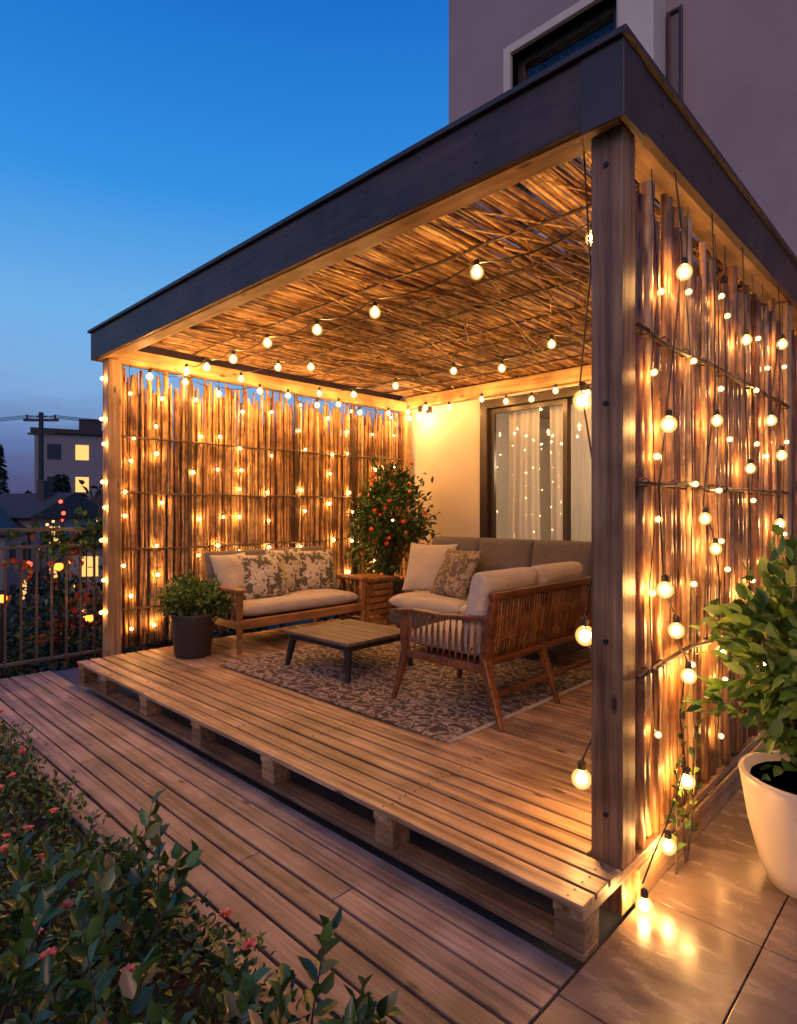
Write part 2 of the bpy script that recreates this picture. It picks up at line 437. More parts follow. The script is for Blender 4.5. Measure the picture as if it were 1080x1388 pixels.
def zig(pts):
    out=[pts[0]]
    for a,b_ in zip(pts[:-1],pts[1:]):
        out.append((.004+U(0,.006),(a[1]+b_[1])/2+U(-.06,.06),(a[2]+b_[2])/2)); out.append(b_)
    return out
def scr(pts,y0,r,sd=1):
    string('string_lights',[(.02,y,z) for y,z in pts],path=zig([(.0,y0,2.6)]+[(.008,y+.015,z+.06) for y,z in pts]),sag=0,r=r,mat=M_bulbS,wire=.0032,sd=sd)
scr(A,.42,.0245,2)
scr([(.847,1.719),(.696,1.308),(.83,1.18),(.9,.74)],.85,.0205)
scr([(1.293,2.15),(1.357,1.544),(1.33,.934)],1.3,.0205)
scr([(2.0,2.27),(1.755,1.818),(1.985,1.65),(1.95,1.27),(1.8,.8)],2.0,.024)
gb=MB(); gw=MB(); gs=MB(); sh=MB(); E=empty('fairy_light_curtain')
for y in (.2,.45,.83,1.05,1.3,1.6,2.03,2.42,2.7,3.1,3.4):
    z=2.45+U(-.2,.05); pts=[(LX+.07,y,2.6)]
    while z>.30:
        rr_=.0105*U(.8,1.25); p=(LX+.055,y+U(-.045,.045),z); ball(gb,p,rr_,1,1); ball(sh,p,rr_*2.0,1,2); gs.lathe(p,[(.006,.014),(.006,.03)],6); pts.append((p[0]-.006,p[1],p[2]+.02)); z-=U(.18,.46)
    gw.tube(pts,.0022,4)
z=2.45; pts=[(LX-.02,.02,2.6)]
while z>.4:
    p=(LX+U(-.04,.05),.008,z); ball(gb,p,.0105,1,1); ball(sh,p,.021,1,2); pts.append((p[0],.02,z+.02)); z-=U(.2,.36)
gw.tube(pts,.002,4)
gb.obj('bulb_cores',M_fairy,E,smooth=True); sh.obj('bulb_halos',M_shell,E,smooth=True); gw.obj('wires',M_black,E); gs.obj('sockets',M_rod,E)  # outer shells paint a halo around each fairy bulb
gb=MB(); E=empty('fairy_light_curtain'); gw=MB(); sh=MB()
for y in (.25,.62,.95,1.1,1.55,1.75,2.2):
    pts=[(-.02,y,2.55)]; z=2.3+U(-.2,.1)
    while z>.3:
        p=(-.004,y+U(-.06,.06),z); ball(gb,p,.0075,1,1); ball(sh,p,.0145,1,2); pts.append((-.016,p[1],z+.01)); z-=U(.22,.6)
    gw.tube(pts,.0022,4)
gb.obj('bulb_cores',M_fairy,E,smooth=True); sh.obj('bulb_halos',M_shell,E,smooth=True); gw.obj('wires',M_black,E)
E=empty('wall_lamp'); g=MB(); ball(g,(-4.15,3.62,2.5),.035,1.1); g.obj('core',M_lampG,E,smooth=True)
g=MB(); ball(g,(-4.15,3.62,2.5),.06,1.1,3); g.obj('globe',M_shell,E,smooth=True)  # painted halo shell around the lamp core
g=MB(); g.lathe((-4.15,3.62,2.555),[(.02,0),(.028,.01),(.028,.06),(.01,.08)],14); g.box(-4.16,-4.14,3.62,3.79,2.62,2.64); g.box(-4.19,-4.11,3.78,3.797,2.57,2.69); g.obj('bracket',M_black,E)

# ------------------------------------------------------------------ house
E=empty('modern_house')
m,nt,b=new_mat('stucco'); mp=coords(nt); n=noise(nt,mp,1.2,6); r=ramp(nt,[(.3,(.58,.51,.44)),(.7,(.68,.61,.53))])
nt.links.new(n.outputs[0],r.inputs[0]); nt.links.new(r.outputs[0],b.inputs['Base Color']); b.inputs['Roughness'].default_value=.85
n2=noise(nt,mp,90,4); bump(nt,b,n2.outputs[0],.35,.004); M_stucco=m
m,nt,b=new_mat('dusk_stucco'); mp=coords(nt); n=noise(nt,mp,.9,6); r=ramp(nt,[(.3,(.29,.23,.24)),(.7,(.36,.29,.295))])  # same stucco as below, with mauve dusk light put into its colour
nt.links.new(n.outputs[0],r.inputs[0]); nt.links.new(r.outputs[0],b.inputs['Base Color']); b.inputs['Roughness'].default_value=.85
n2=noise(nt,mp,70,4); bump(nt,b,n2.outputs[0],.5,.006); M_up=m
Y0=3.8
g=MB()
g.box(-4.6,-3.36,Y0,Y0+.25,-4,2.9); g.box(-3.36,-1.2,Y0,Y0+.25,2.62,2.9); g.box(-3.36,-1.2,Y0,Y0+.25,-4,.172); g.box(-1.2,6,Y0,Y0+.25,-4,2.9)
g.box(-4.6,-4.35,Y0+.251,9,-4,2.9); g.box(-4.6,-3.85,Y0+.0,9,2.901,2.95)
g.obj('lower_walls',M_stucco,E)
g=MB(); WX0,WX1,WZ0,WZ1=-2.93,-1.72,4.3,6.4
g.box(-3.84,WX0,Y0,Y0+.3,2.902,9.5); g.box(WX1,6,Y0,Y0+.3,2.902,9.5); g.box(WX0,WX1,Y0,Y0+.3,WZ1,9.5); g.box(WX0,WX1,Y0,Y0+.3,2.902,WZ0)
g.box(-3.84,-3.54,Y0+.301,9,2.96,9.5); g.box(-3.84,6,Y0,9,9.501,9.6)
g.obj('upper_walls',M_up,E)
g=MB(); t=.09
g.box(WX0-t,WX0,Y0-.05,Y0+.2,WZ0-t,WZ1+t); g.box(WX1,WX1+t,Y0-.05,Y0+.2,WZ0-t,WZ1+t); g.box(WX0,WX1,Y0-.05,Y0+.2,WZ1,WZ1+t); g.box(WX0,WX1,Y0-.05,Y0+.2,WZ0-t,WZ0)
g.box(-1.59,-1.27,3.5,3.799,3.0,9.5)
g.obj('window_surround',M_stucco,E,bevel=.005)
M_frame=plain('door_frame',(.05,.036,.03),.35,.2)
def frame(mb,x0,x1,z0,z1,y0,y1,t):
    mb.box(x0,x0+t,y0,y1,z0,z1); mb.box(x1-t,x1,y0,y1,z0,z1); mb.box(x0+t,x1-t,y0,y1,z1-t,z1); mb.box(x0+t,x1-t,y0,y1,z0,z0+t)
g=MB(); frame(g,WX0+.002,WX1-.002,WZ0+.002,WZ1-.002,Y0+.1,Y0+.18,.09); frame(g,-1.26,-1.12,4.9,5.9,Y0-.03,Y0-.001,.03)
frame(g,-3.358,-1.202,.176,2.618,Y0-.03,Y0+.1,.1); frame(g,-3.255,-2.28,.28,2.515,Y0+.03,Y0+.08,.055); frame(g,-2.34,-1.305,.28,2.515,Y0+.085,Y0+.12,.055)
g.obj('window_and_door_frames',M_frame,E,bevel=.004)
m,nt,b=new_mat('window_glass'); nt.nodes.remove(b)
tr=nt.nodes.new('ShaderNodeBsdfTransparent'); tr.inputs[0].default_value=(.95,.96,.95,1); gl=nt.nodes.new('ShaderNodeBsdfGlossy'); gl.inputs['Roughness'].default_value=.01
fr=nt.nodes.new('ShaderNodeFresnel'); fr.inputs[0].default_value=1.5; mx=nt.nodes.new('ShaderNodeMixShader')
nt.links.new(fr.outputs[0],mx.inputs[0]); nt.links.new(tr.outputs[0],mx.inputs[1]); nt.links.new(gl.outputs[0],mx.inputs[2]); nt.links.new(mx.outputs[0],nt.nodes['Material Output'].inputs[0]); M_glass=m
def pane(mb,x0,x1,y,z0,z1): mb.add([(x0,y,z0),(x1,y,z0),(x1,y,z1),(x0,y,z1)],[(0,1,2,3)])
g=MB(); pane(g,-3.2,-2.335,Y0+.05,.33,2.46); pane(g,-2.285,-1.36,Y0+.1,.33,2.46); pane(g,WX0+.09,WX1-.09,Y0+.14,WZ0+.09,WZ1-.09)
pane(g,-1.23,-1.15,Y0-.02,4.93,5.87)
g.obj('glass_panes',M_glass,E)
m,nt,b=new_mat('sheer_curtain'); b.inputs['Base Color'].default_value=(.85,.8,.74,1); b.inputs['Roughness'].default_value=.9
mp=coords(nt,(60,60,4)); n=noise(nt,mp,1,3); bump(nt,b,n.outputs[0],.2,.003)
tr=nt.nodes.new('ShaderNodeBsdfTranslucent'); tr.inputs[0].default_value=(.8,.74,.66,1); mx=nt.nodes.new('ShaderNodeMixShader'); mx.inputs[0].default_value=.4
nt.links.new(b.outputs[0],mx.inputs[1]); nt.links.new(tr.outputs[0],mx.inputs[2]); nt.links.new(mx.outputs[0],nt.nodes['Material Output'].inputs[0]); M_curt=m
def curtain(mb,x0,x1,z0,z1,y,amp=.035,fold=.085):
    N=int((x1-x0)/.012); K=10; vs=[];ph=U(0,6)
    for k in range(K+1):
        t=k/K
        for i in range(N+1):
            x=x0+(x1-x0)*i/N; s=math.sin(x/fold*2*math.pi+ph+.6*math.sin(x*9))
            vs.append((x+.01*math.sin(t*5+x*8),y+amp*s*(.6+.4*t)+.01*math.sin(x*40),z1+(z0-z1)*t))
    fs=[(k*(N+1)+i,k*(N+1)+i+1,(k+1)*(N+1)+i+1,(k+1)*(N+1)+i) for k in range(K) for i in range(N)]
    mb.add(vs,fs)
g=MB(); curtain(g,-3.10,-2.68,.2,2.55,Y0+.19); curtain(g,-2.56,-1.25,.2,2.55,Y0+.20,.03,.075); curtain(g,WX0,WX1,WZ0,WZ1,Y0+.4); g.obj('curtains',M_curt,E,smooth=True)
g=MB(); g.box(-4.3,1,Y0+3.5,Y0+3.6,0,2.9); g.box(-4.3,1,Y0+.26,Y0+3.5,.1,.16); g.box(1,1.1,Y0+.26,Y0+3.5,0,2.9); g.box(-4.3,1,Y0+.3,Y0+3.5,2.85,2.9)
g.box(-3.5,1,Y0+1.5,Y0+1.6,3,9)
g.obj('interior_walls',plain('interior_paint',(.35,.28,.22),.8),E)
E=empty('curtain_fill_lamp'); g=MB(); ball(g,(-2.4,5.3,2.0),.09,1,1); g.obj('globe',emis('curtain_fill_glow',(1,.72,.45),260),E,smooth=True)  # added lamp in the room, put in to make the curtain glow
g=MB(); g.tube([(-2.4,5.3,2.09),(-2.4,5.3,2.84)],.006,6); g.lathe((-2.4,5.3,2.08),[(.05,0),(.03,.04)],14); g.obj('curtain_fill_cord',M_black,E)

# ------------------------------------------------------------------ soft furnishings
def fabric(name,c1,c2=None,pat=None):
    m,nt,b=new_mat(name); mp=coords(nt)
    n=noise(nt,mp,220,2); r=ramp(nt,[(.3,tuple(x*.8 for x in c1)),(.7,c1)]); nt.links.new(n.outputs[0],r.inputs[0]); col=r.outputs[0]
    if c2:
        n3=noise(nt,mp,pat or 14,3,.7)
        n3.inputs['Distortion'].default_value=1.5
        r3=ramp(nt,[(.5,(0,0,0)),(.54,(1,1,1))]); nt.links.new(n3.outputs[0],r3.inputs[0])
        col=mixc(nt,r3.outputs[0],col,c2)
    nt.links.new(col,b.inputs['Base Color']); b.inputs['Roughness'].default_value=.95
    n2=noise(nt,mp,7,4); bump(nt,b,n2.outputs[0],.7,.04); return m
F_cream=fabric('cream_fabric',(.46,.40,.33)); F_grey=fabric('taupe_fabric',(.13,.11,.10)); F_white=fabric('white_fabric',(.46,.40,.34))
F_bot=fabric('botanical_fabric',(.50,.44,.35),(.09,.08,.05),11); F_pat=fabric('patterned_fabric',(.12,.09,.065),(.29,.23,.165),16)
F_dark=fabric('charcoal_fabric',(.07,.06,.058))
def cushion(name,w,h,t,loc,rot,mat,parent,boxy=True):
    N=18; p=8 if boxy else 2.6; q=.38 if boxy else .6; g=MB(); vs=[]
    for sgn in (1,-1):
        for i in range(N+1):
            for j in range(N+1):
                u=-1+2*i/N; v=-1+2*j/N
                u=math.sin(u*math.pi/2); v=math.sin(v*math.pi/2)
                z=sgn*t/2*max(0,((1-abs(u)**p)*(1-abs(v)**p)))**q
                k=1 if boxy else (1-.07*(1-abs(v)**2)*abs(u)**3)
                k2=1 if boxy else (1-.07*(1-abs(u)**2)*abs(v)**3)
                dn=.016*math.sin(3*u+w*7)*math.cos(4*v+h*5)*(1-u*u)*(1-v*v)
                vs.append((w/2*u*k,h/2*v*k2,z+dn))
    fs=[]; M=(N+1)**2
    for s in range(2):
        for i in range(N):
            for j in range(N):
                a=s*M+i*(N+1)+j; f=(a,a+N+1,a+N+2,a+1); fs.append(f if s==0 else f[::-1])
    g.add(vs,fs); o=g.obj(name,mat,parent,smooth=True)
    w_=o.modifiers.new('weld','WELD'); w_.merge_threshold=.0008
    o.location=loc; o.rotation_euler=rot; return o
T_honey=wood('honey_teak',(.22,.09,.027),(.46,.225,.08),0,.4,.2,False)
T_red=wood('teak_frame',(.085,.028,.011),(.21,.08,.03),0,.33,.2,False)
M_cane=reed('woven_cane',[(0,(.11,.042,.015)),(1,(.30,.135,.05))],.4,(60,60,10),.6)

E=empty('outdoor_sofa',(-3.9,1.42,DZ),rad(90)); w,d=1.42,.78
g=MB()
for sx in (-1,1):
    x=sx*(w/2-.03)
    g.beam((x,-d/2+.03,0),(x,-d/2+.03,.5),.035,.035,.05,.05); g.beam((x,d/2-.03,0),(x,d/2-.08,.55),.04,.04,.05,.05)
    g.box(x-.045,x+.045,-d/2-.02,d/2-.03,.5,.53)
    g.box(x-.018,x+.018,-d/2+.05,d/2-.06,.20,.27)
    for k in range(6): yy=-d/2+.12+k*.1; g.box(x-.01,x+.01,yy,yy+.025,.27,.5)
g.box(-w/2+.02,w/2-.02,-d/2+.005,-d/2+.045,.2,.275); g.box(-w/2+.02,w/2-.02,d/2-.1,d/2-.06,.2,.27); g.box(-w/2+.02,w/2-.02,d/2-.1,d/2-.06,.5,.55)
for k in range(14): x=-w/2+.09+k*(w-.18)/13; g.box(x-.012,x+.012,d/2-.09,d/2-.07,.27,.5)
g.box(-w/2+.04,w/2-.04,-d/2+.05,d/2-.11,.245,.262)
g.obj('timber_frame',T_honey,E,bevel=.006)
cushion('seat_cushion',w-.12,d-.14,.13,(0,-.03,.335),(0,0,0),F_cream,E)
cushion('back_cushion_1',w/2-.07,.44,.14,(-w/4+.02,.2,.59),(rad(76),0,0),F_grey,E)
cushion('back_cushion_2',w/2-.07,.44,.14,(w/4-.02,.2,.59),(rad(76),0,0),F_grey,E)
cushion('throw_pillow_1',.44,.44,.15,(-.48,.04,.59),(rad(66),0,rad(16)),F_cream,E,False)
cushion('throw_pillow_2',.46,.44,.15,(-.24,-.02,.58),(rad(64),0,rad(-8)),F_bot,E,False)
cushion('throw_pillow_3',.46,.44,.14,(.12,.08,.60),(rad(70),0,rad(6)),F_bot,E,False)
cushion('throw_pillow_4',.46,.42,.14,(.42,.04,.59),(rad(68),0,rad(-10)),F_bot,E,False)
E=empty('side_table',(-3.75,2.35,DZ)); g=MB()
for sx in(-.17,.17):
    for sy in(-.17,.17): g.box(sx-.02,sx+.02,sy-.02,sy+.02,0,.47)
g.box(-.21,.21,-.21,.21,.47,.5)
for k in range(6): g.box(-.19,.19,-.2,-.19,.06+k*.065,.11+k*.065); g.box(.19,.2,-.19,.19,.06+k*.065,.11+k*.065)
g.obj('slatted_frame',T_honey,E,bevel=.004)

E=empty('outdoor_sofa',(-2.3,2.55,DZ),0); w,d=1.85,.82
g=MB(); g.box(-w/2,w/2,-d/2,d/2,.1,.25); g.box(-w/2,w/2,d/2-.16,d/2,.25,.62); g.box(w/2-.16,w/2,-d/2,d/2-.16,.25,.52)
g.obj('upholstered_base',F_dark,E,bevel=.03)
g=MB()
for sx in(-1,1):
    for sy in(-1,1): g.box(sx*(w/2-.08)-.025,sx*(w/2-.08)+.025,sy*(d/2-.08)-.025,sy*(d/2-.08)+.025,0,.1)
g.obj('legs',T_red,E)
for i in range(2): cushion('seat_cushion_%d'%(i+1),.84,.7,.15,(-.5+i*.84,-.06,.32),(0,0,0),F_cream,E)
for i in range(3): cushion('back_cushion_%d'%(i+1),.6,.52,.17,(-.6+i*.58,.2,.66),(rad(76),0,rad(2-2*i)),F_grey,E)
cushion('throw_pillow_1',.52,.50,.16,(-.76,-.0,.62),(rad(68),0,rad(14)),F_cream,E,False)
cushion('throw_pillow_2',.50,.48,.16,(-.36,-.1,.60),(rad(62),0,rad(-12)),F_pat,E,False)

E=empty('wicker_loveseat',(-1.44,1.4,DZ),rad(-90)); w,d=1.22,.7
g=MB()
sz=.29; bt=.70
for sx in (-1,1):
    x=sx*(w/2-.03)
    g.beam((x+sx*.05,-d/2-.02,0),(x,-d/2+.04,.3),.028,.028,.05,.05)
    g.beam((x,-d/2+.04,.3),(x,-d/2+.02,.53),.05,.05,.04,.04)
    g.beam((x+sx*.05,d/2+.08,0),(x,d/2-.06,.34),.028,.028,.055,.055)
    g.beam((x,d/2-.06,.34),(x,d/2+.0,bt),.055,.055,.04,.04)
    P=[(x,-d/2-.03,.545),(x+sx*.012,-d/2+.12,.56),(x+sx*.015,0,.555),(x,d/2-.02,.575)]
    for a,bb in zip(P[:-1],P[1:]): g.beam(a,bb,.06,.028)
    g.beam((x,-d/2+.04,sz),(x,d/2-.05,sz),.03,.05)
g.beam((-w/2,d/2,bt),(w/2,d/2,bt),.04,.045); g.beam((-w/2,d/2-.055,.33),(w/2,d/2-.055,.33),.04,.045)
g.beam((-w/2,-d/2+.04,sz),(w/2,-d/2+.04,sz),.035,.06)
g.beam((0,d/2-.06,.3),(0,d/2+.0,bt),.05,.04); g.beam((0,d/2+.06,0),(0,d/2-.06,.34),.028,.028,.05,.05)
g.beam((0,-d/2-.0,0),(0,-d/2+.04,.3),.028,.028,.05,.05)
g.beam((-w/2,d/2-.0,.16),(w/2,d/2-.0,.16),.022,.03) 
g.box(-w/2+.03,w/2-.03,-d/2+.06,d/2-.08,.3,.315)
g.obj('teak_frame',T_red,E,bevel=.008)
g=MB()
def yb(z): return d/2-.058+.058*(z-.33)/(bt-.33)
for side in (-1,1):
    x0=.03 if side>0 else -w/2+.04; x1=w/2-.04 if side>0 else -.03; n=19
    for i in range(n):
        x=x0+(x1-x0)*(i+.5)/n
        for s_ in (-1,1):
            pts=[(x+s_*.011*math.sin(t*math.pi*1)*1.0+ .018*(t-.5)*side,yb(.33+(bt-.33)*t)+.012*math.sin(t*math.pi)+s_*.004,.33+(bt-.33)*t) for t in np.linspace(0,1,7)]
            g.tube(pts,.0058,6)
    for zz in (.45,.58): g.tube([(x,yb(zz)+.012,zz) for x in np.linspace(x0,x1,8)],.006,6)
for sx in (-1,1):
    x=sx*(w/2-.03)
    for i in range(13):
        y=-d/2+.08+i*(d-.16)/12
        for s_ in(-1,1):
            pts=[(x+sx*.006+s_*.004,y+s_*.010*math.sin(t*math.pi)+.01*(t-.5),.31+.235*t) for t in np.linspace(0,1,6)]; g.tube(pts,.005,6)
g.obj('cane_weave',M_cane,E,smooth=True)
cushion('seat_cushion',w-.12,d-.12,.14,(0,-.03,.385),(0,0,0),F_white,E)
cushion('back_cushion_1',w/2-.05,.44,.17,(-w/4+.01,.2,.6),(rad(78),0,0),F_white,E)
cushion('back_cushion_2',w/2-.05,.44,.17,(w/4-.01,.2,.6),(rad(78),0,0),F_white,E)

E=empty('coffee_table',(-2.6,1.1,DZ+.006)); g=MB(); n=7
for k in range(n): y=-.33+k*.66/n; g.box(-.36,.36,y,y+.66/n-.004,.245,.268)
g.obj('slatted_top',wood('weathered_top',(.09,.066,.048),(.2,.145,.105),0,.5,.3,False),E,bevel=.003)
g=MB()
for sx in(-1,1):
    for sy in(-1,1): g.beam((sx*.345,sy*.315,0),(sx*.31,sy*.28,.22),.03,.03,.045,.045)
g.box(-.33,.33,-.30,-.27,.205,.243); g.box(-.33,.33,.27,.30,.205,.243); g.box(-.335,-.305,-.27,.27,.205,.243); g.box(.305,.335,-.27,.27,.205,.243)
g.obj('base',M_black,E,bevel=.004)

m,nt,b=new_mat('rug_weave'); mp=coords(nt,(1,1,1))
dist=noise(nt,mp,6,3); addv=nt.nodes.new('ShaderNodeVectorMath'); addv.operation='MULTIPLY_ADD'; addv.inputs[1].default_value=(.05,.05,0)
nt.links.new(dist.outputs[1],addv.inputs[0]); nt.links.new(mp.outputs[0],addv.inputs[2])
vo=nt.nodes.new('ShaderNodeTexVoronoi'); vo.feature='DISTANCE_TO_EDGE'; vo.inputs['Scale'].default_value=9; nt.links.new(addv.outputs[0],vo.inputs['Vector'])
wv=nt.nodes.new('ShaderNodeTexWave'); wv.wave_type='RINGS'; wv.inputs['Scale'].default_value=3.2; wv.inputs['Distortion'].default_value=7; wv.inputs['Detail'].default_value=3; wv.inputs['Detail Scale'].default_value=2.5; nt.links.new(addv.outputs[0],wv.inputs['Vector'])
r1=ramp(nt,[(.05,(1,1,1)),(.1,(0,0,0))]); nt.links.new(vo.outputs[0],r1.inputs[0])
r2=ramp(nt,[(.42,(0,0,0)),(.55,(1,1,1))]); nt.links.new(wv.outputs[0],r2.inputs[0])
f=mixc(nt,1.0,r1.outputs[0],r2.outputs[0],'DIFFERENCE')
n5=noise(nt,mp,38,4,.75); wear=ramp(nt,[(.42,(.15,.15,.15)),(.58,(1,1,1))]); nt.links.new(n5.outputs[0],wear.inputs[0])
f=mixc(nt,1.0,f,wear.outputs[0],'MULTIPLY')
c=mixc(nt,f,(.06,.041,.032),(.42,.34,.27)); nt.links.new(c,b.inputs['Base Color']); b.inputs['Roughness'].default_value=1
n6=noise(nt,mp,250,2); bump(nt,b,n6.outputs[0],.9,.006)
E=empty('area_rug'); g=MB(); g.box(-3.32,-1.12,.44,2.3,DZ+.0025,DZ+.012); g.obj('rug_pile',m,E,bevel=.003)
g=MB()
y=.45
while y<2.29: 
    for xx,s in((-3.32,-1),(-1.12,1)): g.tube([(xx,y,DZ+.007),(xx+s*.03,y+U(-.006,.006),DZ+.004)],.0025,4)
    y+=.012
g.obj('rug_fringe',F_cream,E)

# ------------------------------------------------------------------ potted plants
E=empty('potted_plant',(-3.78,.46,DZ)); g=MB()
g.lathe((0,0,0),[(.13,0),(.14,.01),(.175,.33),(.18,.345),(.165,.345),(.16,.32)]); g.obj('pot',plain('charcoal_pot',(.035,.03,.028),.5),E,smooth=True)
P,D,K=clumpy((0,0,.46),(.27,.27,.16),2000,40,.05); leaf_obj('foliage',P,D,rng.uniform(.03,.06,len(P)),rng.uniform(.018,.03,len(P)),M_leafL,E)
g=MB(); branches(g,(0,0,.3),K,.006); g.obj('stems',M_twig,E)
E=empty('potted_fruit_shrub',(-4.05,2.98,DZ)); g=MB()
g.lathe((0,0,0),[(.15,0),(.16,.01),(.2,.38),(.21,.4),(.19,.4),(.18,.36)]); g.obj('pot',plain('dark_pot',(.04,.03,.028),.5),E,smooth=True)
P,D,K=clumpy((0,0,1.06),(.45,.45,.56),4200,60,.085,.4); leaf_obj('foliage',P,D,rng.uniform(.05,.09,len(P)),rng.uniform(.025,.04,len(P)),M_leafD,E)
g=MB(); branches(g,(0,0,.36),K,.01,45); g.tube([(0,0,.3),(.02,.01,.7),(0,0,1.1)],[.025,.018,.01],7); g.obj('stems',M_twig,E)
g=MB(); 
for i in range(110):
    k=K[i%len(K)]+rng.normal(size=3)*.08; dd=k-np.array([0,0,1.04]); k=np.array([0,0,1.04])+dd*1.14; g.m=0 if i%3 else 1; ball(g,tuple(k),U(.016,.028))
g.obj('fruit',[M_red,M_yel],E,smooth=True)
E=empty('potted_plant',(.385,.66,0)); g=MB()
prof=[(.12,0),(.135,.006),(.165,.08),(.2,.22),(.222,.36),(.228,.385),(.226,.395),(.21,.395),(.2,.37)]
g.lathe((0,0,0),prof,48); g.obj('pot',plain('white_glazed_pot',(.5,.45,.4),.35,0,3,.1,.05),E,smooth=True)
g=MB(); g.lathe((0,0,.34),[(.2,0),(.19,.03)],24); g.obj('soil_fill',M_soil,E)
P,D,K=clumpy((.0,0,.78),(.29,.33,.44),1400,50,.065); leaf_obj('foliage',P,D,rng.uniform(.045,.095,len(P)),rng.uniform(.03,.052,len(P)),M_leafL,E)
g=MB(); branches(g,(0,0,.36),K,.009); g.obj('stems',M_twig,E)

# ------------------------------------------------------------------ garden bed foreground
def hfun(x,y):
    d=np.clip((-.98-y),0,3)
    return .04+.13*(1-np.exp(-d*3.5))+.055*np.sin(x*3.1+y*2)+.04*np.sin(x*7.3-y*5.1)
E=empty('ground_cover_hedge')
n=28000; X=rng.uniform(-4.85,.75,n); Yy=-.97-rng.random(n)**1.2*2.2
keep=~((X>-.3)&(np.hypot(X-.82,Yy+1.92)<.55)); X=X[keep];Yy=Yy[keep]
H=hfun(X,Yy); cl=np.sin(X*23+np.sin(Yy*17)*2)*np.sin(Yy*25+np.sin(X*13)*2)
Z=H*(1-rng.random(len(X))**2*.75)+.045*cl
P=np.stack([X,Yy+.03*rng.normal(size=len(X)),Z],1); D=rng.normal(size=P.shape)*.8+np.array([0,.15,.7])
leaf_obj('hedge_foliage',P,D,rng.uniform(.018,.045,len(P)),rng.uniform(.010,.022,len(P)),M_leafH,E)
def sprig(base,tip,nl,L,W,PP,DD,LL,WW,mb):
    base=Vector(base);tip=Vector(tip);mid=base.lerp(tip,.5)+Vector((U(-.02,.02),U(-.02,.02),.03))
    pts=[base.lerp(mid,t)*(1-t)+mid.lerp(tip,t)*t for t in np.linspace(0,1,7)]
    mb.tube(pts,[.0032*(1.2-.8*i/6) for i in range(7)],5)
    for i in range(nl):
        t=.2+.8*i/(nl-1); p=base.lerp(mid,t)*(1-t)+mid.lerp(tip,t)*t
        ax=(tip-base).normalized(); a=i*2.4+U(-.4,.4)
        s=ax.orthogonal().normalized(); s.rotate(Matrix.Rotation(a,3,ax))
        dd=ax*(.5+.5*t)+s*(1.0-.4*t)
        PP.append(tuple(p));DD.append(tuple(dd));LL.append(L*U(.7,1.1)*(1.05-.35*t));WW.append(W*U(.8,1.1)*(1.05-.3*t))
PP,DD,LL,WW=[],[],[],[]; g=MB()
for i in range(58):
    x=U(-1.1,.30); y=U(-1.7,-1.0)
    if math.hypot(x-.82,y+1.92)<.66: continue
    z=float(hfun(np.array(x),np.array(y)))
    hgt=U(.14,.38)*(.85 if x>-.3 else 1)
    sprig((x,y,z*.4),(x+U(-.14,.14),y+U(-.05,.16),z+hgt*(.8)),random.randint(10,15),.085,.046,PP,DD,LL,WW,g)
for i in range(80):
    x=U(-4.7,-1.0); y=U(-2.0,-1.05); z=float(hfun(np.array(x),np.array(y)))
    sprig((x,y,z*.5),(x+U(-.08,.08),y+U(-.05,.1),z+U(.05,.16)),11,.05,.024,PP,DD,LL,WW,g)
E=empty('leafy_shrub')
leaf_obj('shrub_leaves',np.array(PP),np.array(DD),np.array(LL),np.array(WW),M_leafF,E); g.obj('shrub_stems',M_twig,E,smooth=True)
E=empty('garden_flowers'); PP=[];DD=[]
for i in range(90):
    x=U(-4.5,-.2); y=U(-1.9,-1.0); z=float(hfun(np.array(x),np.array(y)))+.09
    for k in range(9): a=k*.7+U(-.2,.2); PP.append((x,y,z)); DD.append((math.cos(a),math.sin(a),U(.3,1.4)))
leaf_obj('petals',np.array(PP),np.array(DD),.024,.017,M_pink,E)
PP,DD,LL,WW=[],[],[],[]; g=MB()
for (y0,y1,z1) in ((.5,.47,.62),(.52,.6,.5),(.4,.38,.4)): sprig((.01,y0,.0),(.02,y1,z1),14,.05,.032,PP,DD,LL,WW,g)
E=empty('climbing_vine'); leaf_obj('vine_leaves',np.array(PP),np.array(DD),np.array(LL),np.array(WW),M_leafL,E); g.obj('vine_stems',M_twig,E)

# ------------------------------------------------------------------ railing + planting beyond
E=empty('balcony_railing'); g=MB(); RX=-4.92
g.box(RX-.04,RX+.04,-6,3.75,1.17,1.2); g.box(RX-.015,RX+.015,-6,3.75,1.03,1.055); g.box(RX-.015,RX+.015,-6,3.75,.07,.095)
y=-6
while y<3.75:
    g.box(RX-.009,RX+.009,y,y+.018,.095,1.03); y+=.115
for y in (-4,-2.6,-1.2,.2,1.6,3.0): g.box(RX-.022,RX+.022,y,y+.045,-.06,1.17)
g.obj('rails',M_metal,E,bevel=.002)
E=empty('flowering_bushes'); 
for (cx,cy,cz,s) in ((-6.2,-.6,-.1,.6),(-6.3,.5,.1,.6),(-6.9,1.5,.0,.7),(-6.0,-1.7,.0,.6)):
    P,D,K=clumpy((cx,cy,cz),(s,s,s*.9),1300,40,.1); leaf_obj('bush_leaves',P,D,rng.uniform(.06,.1,len(P)),.035,M_leafD,E)
    P,D,K=clumpy((cx+.05,cy,cz+.05),(s*1.1,s*1.1,s),420,30,.08); leaf_obj('bush_blossom',P,D,.075,.06,M_leafO,E)
P,D,K=clumpy((-4.95,-.0,1.12),(.15,.7,.15),520,26,.05); leaf_obj('vine_leaves',P,D,rng.uniform(.05,.08,len(P)),.04,M_leafL,E)
P,D,K=clumpy((-4.93,-.25,.95),(.1,.3,.14),60,8,.04); leaf_obj('vine_blossom',P,D,.06,.05,M_leafO,E)
g=MB(); 
